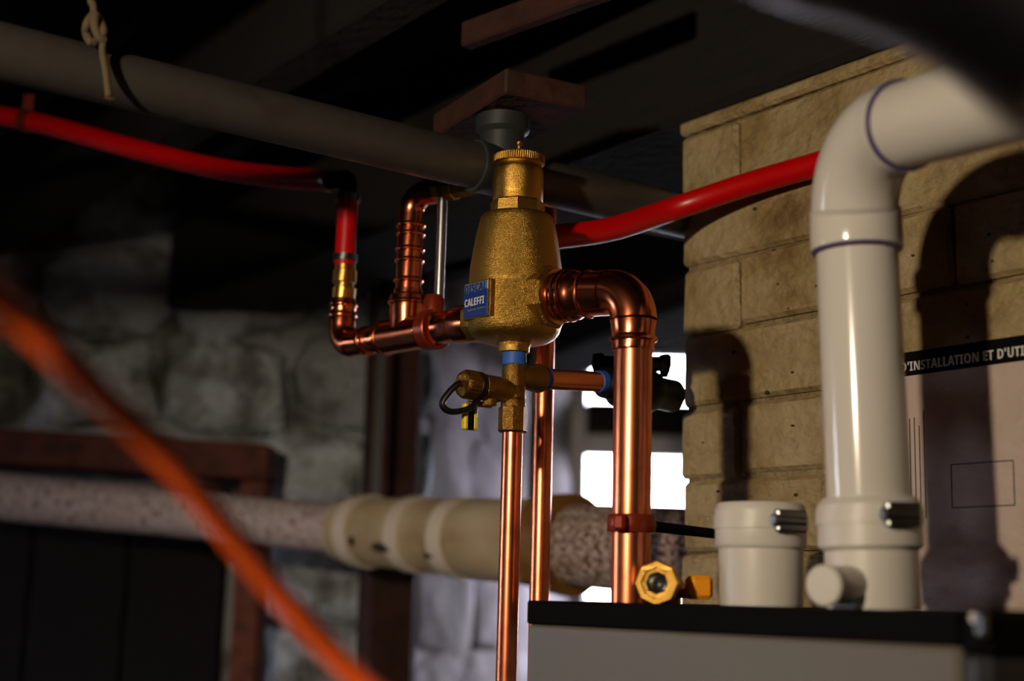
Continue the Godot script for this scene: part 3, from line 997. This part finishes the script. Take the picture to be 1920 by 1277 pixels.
func build_boiler() -> void:
	var u := Vector3(0.565, 0, 0.825).normalized()            # along its long side, towards the camera
	var out := Vector3(-u.z, 0, u.x)
	var l := P(989, 1140, 1.05)
	var c := P(1852, 1140, 0.718)
	l.y = 0; c.y = 0
	u = (c - l).normalized()
	out = Vector3(-u.z, 0, u.x)
	var inw := -out
	var len_ := l.distance_to(c)
	var w := 0.19
	var top := 1.498
	var t := thing("boiler", "grey wall-hung boiler with a black top edge, under the pipes", "boiler", Vector3(((l + c) / 2 + inw * w / 2).x, 0.72, ((l + c) / 2 + inw * w / 2).z))
	var mid := (l + c) / 2 + inw * w / 2
	var st := start()
	box(st, frame(mid + Vector3.UP * 1.101 - u * 0.009, u), Vector3(len_ - 0.018, 0.762, w), 0.003)
	part("casing", st, M.boiler_grey, t)
	st = start()
	box(st, frame(mid + Vector3.UP * (top - 0.0085) - u * 0.009, u), Vector3(len_ - 0.018, 0.017, w + 0.002), 0.0015)
	part("top_cover", st, M.black_plastic, t)
	# front cover with rounded corner
	st = start()
	var fr := frame(mid + Vector3.UP * 1.1 + u * (len_ / 2 - 0.008), u)
	box(st, fr, Vector3(0.017, 0.76, w + 0.004), 0.007)
	part("front_cover", st, M.boiler_front, t, "bluish grey front cover")
	st = start()
	box(st, frame(mid + Vector3.UP * (top - 0.011) + u * (len_ / 2 - 0.008), u), Vector3(0.019, 0.026, w + 0.006), 0.007)
	part("front_trim", st, M.black_plastic, t)
	var lp := P(1843, 1172, 0.716)
	st = start()
	box(st, frame(lp, u), Vector3(0.007, 0.013, 0.005), 0.0012)
	part("latch", st, M.steel, t, "bright steel latch at the front corner")
	st = start()
	lathe(st, P(1834, 1160, 0.722) - out * 0.002, out, [[0, 0.0032], [0.004, 0.0032], [0.005, 0.002]], 16)
	part("latch_pin", st, M.print_white, t)
	# brass union and gas valve on top
	var g := P(1231, 1094, 1.0)
	t = thing("gas_valve", "brass valve on the boiler with open hexagonal union and orange handle", "valve", Vector3(g.x, 1.498, g.z))
	var k := S(1, 1231, 1094, 1.0)
	var back := P(1258, 1104, 1.05)
	var ax := (g - back).normalized()
	var gl := g.distance_to(back)
	st = start()
	lathe(st, g, ax, [[-0.016, 38 * k], [-0.015, 42 * k], [-0.002, 44 * k], [0.0, 40 * k], [0.0, 30 * k], [-0.002, 29 * k], [-0.0025, 21 * k], [-0.012, 20 * k]], 8, true)
	part("union_nut", st, M.turned_brass, t)
	st = start()
	lathe(st, g, ax, [[-0.0135, 0.0001], [-0.0130, 22.0 * k], [-0.003, 22.0 * k], [-0.0025, 20.5 * k], [-0.006, 19 * k], [-0.009, 14 * k], [-0.0105, 8 * k], [-0.011, 0.0001]], 32, false, false)
	part("bore", st, M.steel, t)
	st = start()
	lathe(st, g, -ax, [[0.014, 24 * k], [0.03, 22 * k], [gl - 0.008, 26 * k], [gl + 0.006, 26 * k], [gl + 0.02, 20 * k]], 32)
	part("valve_body", st, M.bright_brass, t)
	var hp := P(1311, 1103, 1.03)
	st = start()
	box(st, frame(hp, Vector3(1, 0, -0.2)), Vector3(S(46, 1311, 1103, 1.03), S(44, 1311, 1103, 1.03), 0.016), 0.003)
	box(st, frame((hp + back) / 2 + Vector3(-0.002, -0.004, 0), hp - back), Vector3(hp.distance_to(back), 0.007, 0.008), 0.002)
	part("handle", st, M.orange_plastic, t, "orange plastic handle")
	st = start()
	box(st, frame(Vector3(back.x, (1.498 + back.y) / 2 - 0.002, back.z), ax), Vector3(0.014, back.y - 1.498 + 0.002, 0.014), 0.002)
	part("nipple", st, M.bright_brass, t)

func build_overhead() -> void:
	# grey drain pipe
	var t := thing("drain_line", "thick grey drain pipe with a coupling crossing under the joists", "pipe", P(500, 220, 1.04))
	var a := P(-160, 60, 0.89)
	var h := P(350, 178, 1.0).y
	var pts := []
	for q in [[-160, 56, 0.88], [350, 178, 1.0], [700, 263, 1.089], [900, 312, 1.149], [1065, 352, 1.2], [1420, 438, 1.345]]:
		pts.append(P(q[0], q[1], q[2]))
	var d: Vector3 = (pts[-1] - pts[0]).normalized()
	var st := start()
	var L: float = pts[0].distance_to(pts[-1])
	lathe(st, pts[0], d, [[-0.9, 0.0196], [L + 0.15, 0.0196]], 56)
	part("pipe", st, M.grey_pipe, t)
	var hub := P(938, 322, 1.163)
	var at: float = (hub - pts[0]).dot(d)
	st = start()
	lathe(st, pts[0], d, [[at - 0.030, 0.0197], [at - 0.0295, 0.0222], [at - 0.026, 0.0226], [at - 0.022, 0.0216], [at + 0.022, 0.0216], [at + 0.026, 0.0226], [at + 0.030, 0.0222], [at + 0.0305, 0.0197]], 56, false, false)
	var hc: Vector3 = pts[0] + d * at
	lathe(st, hc, Vector3.UP, [[0, 0.019], [0.032, 0.019], [0.036, 0.023], [0.048, 0.023], [0.049, 0.0195]], 40, false, false)
	part("tee_coupling", st, M.dark_grey, t)
	# board scrap under the joists
	var bc := [at_height(818, 248, 1.905), at_height(958, 162, 1.905), at_height(1088, 214, 1.905), at_height(945, 292, 1.905)]
	var bm: Vector3 = (bc[0] + bc[1] + bc[2] + bc[3]) / 4.0
	t = thing("wood_scrap", "reddish-brown board scrap nailed under the joists above the brass separator", "board", bm)
	st = start()
	var bx: Vector3 = bc[1] - bc[0]
	var bz: Vector3 = bc[3] - bc[0]
	box(st, frame(bm + Vector3.UP * 0.011, bx), Vector3(bx.length(), 0.022, bz.length() * 0.9), 0.002)
	part("board", st, M.old_board, t)
	# pale lath
	var l0 := at_height(872, 90, 1.99)
	var l1 := at_height(1160, -12, 1.99)
	t = thing("lath", "thin brown wooden lath nailed along the underside of the joists", "lath", (l0 + l1) / 2)
	st = start()
	box(st, frame((l0 + l1) / 2 + Vector3.UP * 0.012, l1 - l0), Vector3(l0.distance_to(l1), 0.024, 0.014), 0.002)
	part("strip", st, M.old_board, t)
	# twine
	t = thing("twine", "knotted piece of twine hanging in front of the grey drain pipe", "string", P(185, 80, 0.925))
	st = start()
	var q := 0.925
	var top := P(170, -40, q)
	tube(st, smooth([Vector3(top.x, 2.05, top.z), top, P(173, 8, q), P(176, 30, q)], 6), 0.0026, 12)
	part("cord", st, M.twine, t)
	st = start()
	tube(st, smooth([P(175, 24, q), P(162, 42, q - 0.004), P(160, 62, q + 0.003), P(170, 78, q - 0.004), P(184, 72, q + 0.003), P(192, 58, q - 0.003), P(188, 42, q + 0.003), P(178, 28, q - 0.002), P(176, 48, q - 0.005), P(184, 68, q - 0.003), P(194, 74, q)], 6), 0.0030, 12)
	part("knot", st, M.twine, t)
	st = start()
	tube(st, smooth([P(192, 72, q), P(190, 95, q), P(195, 125, q), P(199, 155, q), P(202, 180, q)], 6), 0.0024, 12)
	for k in 5:
		tube(st, [P(200 + k * 0.5, 176, q), P(196 + k * 4.0, 186 - absf(k - 2.0), q + 0.001 * k)], 0.0009, 6)
	part("tail", st, M.twine, t)
	# black insulated line close to the camera
	t = thing("insulated_line", "thick black rubber-insulated line, out of focus across the top right corner", "pipe", P(1650, -220, 0.45))
	st = start()
	tube(st, smooth([P(960, -900, 0.50), P(1220, -440, 0.47), P(1480, -275, 0.45), P(1700, -205, 0.44), P(1880, -135, 0.43), P(2100, 0, 0.42)], 8), 0.048, 40)
	part("insulation", st, M.black_rubber, t)

func build_background() -> void:
	# insulated heating pipe
	var a := P(-200, 912, 2.12)
	var b := P(650, 995, 1.98)
	var c := P(1066, 1022, 1.68)
	var e := c + (c - b) * 0.85
	var t := thing("heating_pipe", "old pipe, rusty white at the left and wrapped in cream insulation at the right", "pipe", (a + c) / 2)
	var st := start()
	tube(st, [a, P(0, 931, 2.10), P(320, 962, 2.06), b], [0.0355, 0.0355, 0.034, 0.033], 36)
	part("bare_pipe", st, M.rusty_pipe, t, "white pipe spotted with rust")
	st = start()
	var d := (c - b).normalized()
	var L := b.distance_to(c)
	lathe(st, b, d, [[-0.004, 0.030], [-0.003, 0.040], [0.001, 0.0445], [L * 0.3, 0.047], [L * 0.62, 0.049], [L * 0.63, 0.051], [L * 0.9, 0.052], [L, 0.052]], 48)
	part("insulation", st, M.insulation, t, "cream insulation jacket")
	st = start()
	lathe(st, b, d, [[L - 0.040, 0.052], [L - 0.038, 0.057], [L + 0.000, 0.060], [L + 0.012, 0.059], [L + 0.013, 0.045]], 48)
	part("tape_band", st, M.stained_tape, t, "brown stained tape band")
	st = start()
	lathe(st, b, d, [[L + 0.005, 0.048], [b.distance_to(e), 0.048]], 48)
	part("fibre_section", st, M.insulation_end, t, "speckled bare fibre section")
	for q in [0.10, 0.36, 0.56]:
		st = start()
		lathe(st, b, d, [[L * q - 0.014, 0.046], [L * q - 0.013, 0.0492 + q * 0.003], [L * q + 0.013, 0.0496 + q * 0.003], [L * q + 0.014, 0.046]], 48, false, false)
		part("strap", st, M.insulation_pale, t, "pale strap round the jacket")
	for q in [[738, 1016, 30, 1.87], [838, 1020, 18, 1.81], [676, 1010, 6, 1.91]]:
		st = start()
		var fc := P(q[0], q[1], q[3])
		var onax := b + d * (fc - b).dot(d)
		var o := (fc - onax).normalized()
		stone(st, frame(onax + o * 0.0480, d, o.cross(d)), Vector3(S(q[2], q[0], q[1], 1.83), 0.006, 0.003), q[0])
		part("tear", st, M.dark_stain, t, "dark tear in the jacket")
	st = start()
	lathe(st, b + d * 0.004, d, [[-0.03, 0.033], [-0.028, 0.038], [-0.012, 0.038], [-0.01, 0.033]], 36, false, false)
	part("coupling", st, M.rusty_pipe, t)
	for q in [0.12, 0.86]:
		st = start()
		var hc := b.lerp(c, q)
		box(st, Transform3D(Basis(), Vector3(hc.x, (hc.y + 2.05) / 2 + 0.05, hc.z - 0.05)), Vector3(0.012, 2.05 - hc.y - 0.0, 0.002))
		part("hanger_strap", st, M.black_iron, t)
	# bits by the window
	var p0 := P(1195, 421, 2.1)
	var p1 := P(1330, 447, 1.95)
	t = thing("conduit", "thin pale conduit under the joists behind the brick wall's edge", "conduit", (p0 + p1) / 2)
	st = start()
	tube(st, [p0 + (p0 - p1) * 0.5, p0, p1, p1 + (p1 - p0) * 2.0], 0.0075, 20)
	part("tube", st, M.white_paint, t)
	# orange hose in front
	t = thing("orange_hose", "orange hose hanging diagonally across the lower left, out of focus", "hose", P(300, 850, 0.46))
	st = start()
	tube(st, smooth([Vector3(-0.20, 2.02, 0.05), Vector3(-0.19, 1.75, -0.16), P(-420, 190, 0.315), P(-150, 420, 0.365), P(0, 562, 0.40), P(120, 676, 0.42), P(250, 800, 0.45), P(350, 905, 0.47), P(440, 1015, 0.49), P(540, 1135, 0.51), P(670, 1275, 0.53), P(850, 1440, 0.54), P(1000, 1700, 0.55)], 8), 0.0045, 28)
	part("tube", st, M.orange_hose, t)

func build_paper() -> void:
	var tl := on_wall(1697, 662, 0.004)
	var bl := on_wall(1702, 706, 0.004)
	var s0 := (tl - wall_end).dot(wall_along)
	var top := tl.y
	var band := top - bl.y
	var wide := 0.34
	var low := 1.44
	var t := thing("installation_sheet", "printed instruction sheet with black heading taped to the brick wall behind the vent", "sheet", wall_point(s0 + wide / 2, low, 0.004))
	var st := start()
	box(st, frame(wall_point(s0 + wide / 2, (low + top - band) / 2, 0.0045), wall_along), Vector3(wide, top - band - low, 0.0012), 0.0002)
	part("paper", st, M.paper, t)
	st = start()
	box(st, frame(wall_point(s0 + wide / 2, top - band / 2, 0.0045), wall_along), Vector3(wide, band, 0.0014), 0.0002)
	var hd := part("heading", st, M.black_plastic, t, "black heading strip with white capitals")
	lettering("D'INSTALLATION ET D'UTILISATION", Transform3D(Basis(wall_along, Vector3.UP, wall_out), wall_point(s0 + 0.0715, top - band * 0.62, 0.0054)), band * 0.40, 0.147, 0.0003, M.print_white, hd)
	st = start()
	rng.seed = 3
	for k in 4:
		var h := 0.085
		box(st, frame(wall_point(s0 + 0.0045 + k * 0.0043, top - band - 0.018 - h / 2 - rng.randf() * 0.008, 0.0052), wall_along), Vector3(0.0008, h - rng.randf() * 0.03, 0.0002))
	part("printed_line", st, M.print_dark, t)
	st = start()
	var q0 := on_wall(1785, 872, 0.0052)
	var q1 := on_wall(1905, 948, 0.0052)
	var sa := (q0 - wall_end).dot(wall_along)
	var sb := (q1 - wall_end).dot(wall_along)
	for h in [q0.y, q1.y]: box(st, frame(wall_point((sa + sb) / 2, h, 0.0052), wall_along), Vector3(sb - sa, 0.0008, 0.0002))
	for s in [sa, sb]: box(st, frame(wall_point(s, (q0.y + q1.y) / 2, 0.0052), wall_along), Vector3(0.0008, q0.y - q1.y, 0.0002))
	part("printed_box", st, M.print_dark, t)

# ---------------------------------------------------------------- light
func build_lamp(at: Vector3, target: Vector3, energy: float, cone: float, label: String) -> void:
	var aim := (target - at).normalized()
	var t := thing("work_lamp", label, "lamp", at)
	var st := start()
	lathe(st, at, aim, [[-0.10, 0.02], [-0.05, 0.022], [-0.045, 0.03], [0.0, 0.06], [0.05, 0.085], [0.051, 0.083], [0.001, 0.058], [-0.04, 0.028]], 32, false, false)
	part("reflector", st, M.zinc, t)
	st = start()
	lathe(st, at, aim, [[-0.03, 0.008], [-0.02, 0.012], [0.0, 0.024], [0.015, 0.029], [0.03, 0.026], [0.042, 0.014], [0.045, 0.002]], 24)
	part("bulb", st, M.bulb, t)
	st = start()
	tube(st, smooth([at - aim * 0.098, at - aim * 0.13 + Vector3(0, 0.02, 0), Vector3(at.x - 0.08, 2.06, at.z + 0.1)], 6), 0.004, 12)
	part("cord", st, M.black_rubber, t)
	var l := SpotLight3D.new()
	l.name = numbered("work_lamp_spot", self)
	l.position = at + aim * 0.03
	l.basis = Basis.looking_at(aim)
	l.light_color = Color(1.0, 0.915, 0.80)
	l.light_energy = energy
	l.light_size = 0.028
	l.spot_angle = cone
	l.spot_angle_attenuation = 1.0
	l.spot_range = 8
	l.spot_attenuation = 2
	l.shadow_enabled = true
	add_child(l)

const LAMP := 1.1
const SKY := 4.6

func _ready() -> void:
	look = Basis(Vector3.RIGHT, deg_to_rad(PITCH)) * Basis(Vector3.BACK, deg_to_rad(ROLL))
	var cam := Camera3D.new()
	cam.name = "camera"
	cam.transform = Transform3D(look, EYE)
	cam.fov = rad_to_deg(2.0 * atan(638.5 / F))
	cam.near = 0.05
	cam.far = 60.0
	var lens := CameraAttributesPhysical.new()
	lens.frustum_focal_length = 50.0
	lens.frustum_near = 0.05
	lens.frustum_far = 60.0
	lens.frustum_focus_distance = 1.13
	lens.exposure_aperture = 3.3
	cam.attributes = lens
	add_child(cam)
	cam.current = true
	var we := WorldEnvironment.new()
	we.name = "environment"
	var env := Environment.new()
	env.background_mode = Environment.BG_SKY
	var sky := Sky.new()
	var sm := ProceduralSkyMaterial.new()
	sm.sky_top_color = Color(0.76, 0.79, 0.89)
	sm.sky_horizon_color = Color(0.88, 0.89, 0.94)
	sm.ground_horizon_color = Color(0.45, 0.46, 0.46)
	sm.ground_bottom_color = Color(0.25, 0.25, 0.24)
	sm.sky_energy_multiplier = SKY
	sm.ground_energy_multiplier = SKY * 0.6
	sky.sky_material = sm
	env.sky = sky
	env.tonemap_mode = Environment.TONE_MAPPER_LINEAR
	env.tonemap_exposure = 1.0
	env.sdfgi_enabled = true
	env.ssao_enabled = true
	env.ssil_enabled = true
	we.environment = env
	add_child(we)
	make_materials()
	build_lamp(Vector3(-0.58, 1.79, 0.1), Vector3(0.08, 1.62, -1.15), LAMP, 41.0, "clamp work lamp with a metal reflector hanging left of the viewer")
	build_setting()
	build_boiler()
	build_separator()
	build_vent()
	build_overhead()
	build_background()
	build_paper()
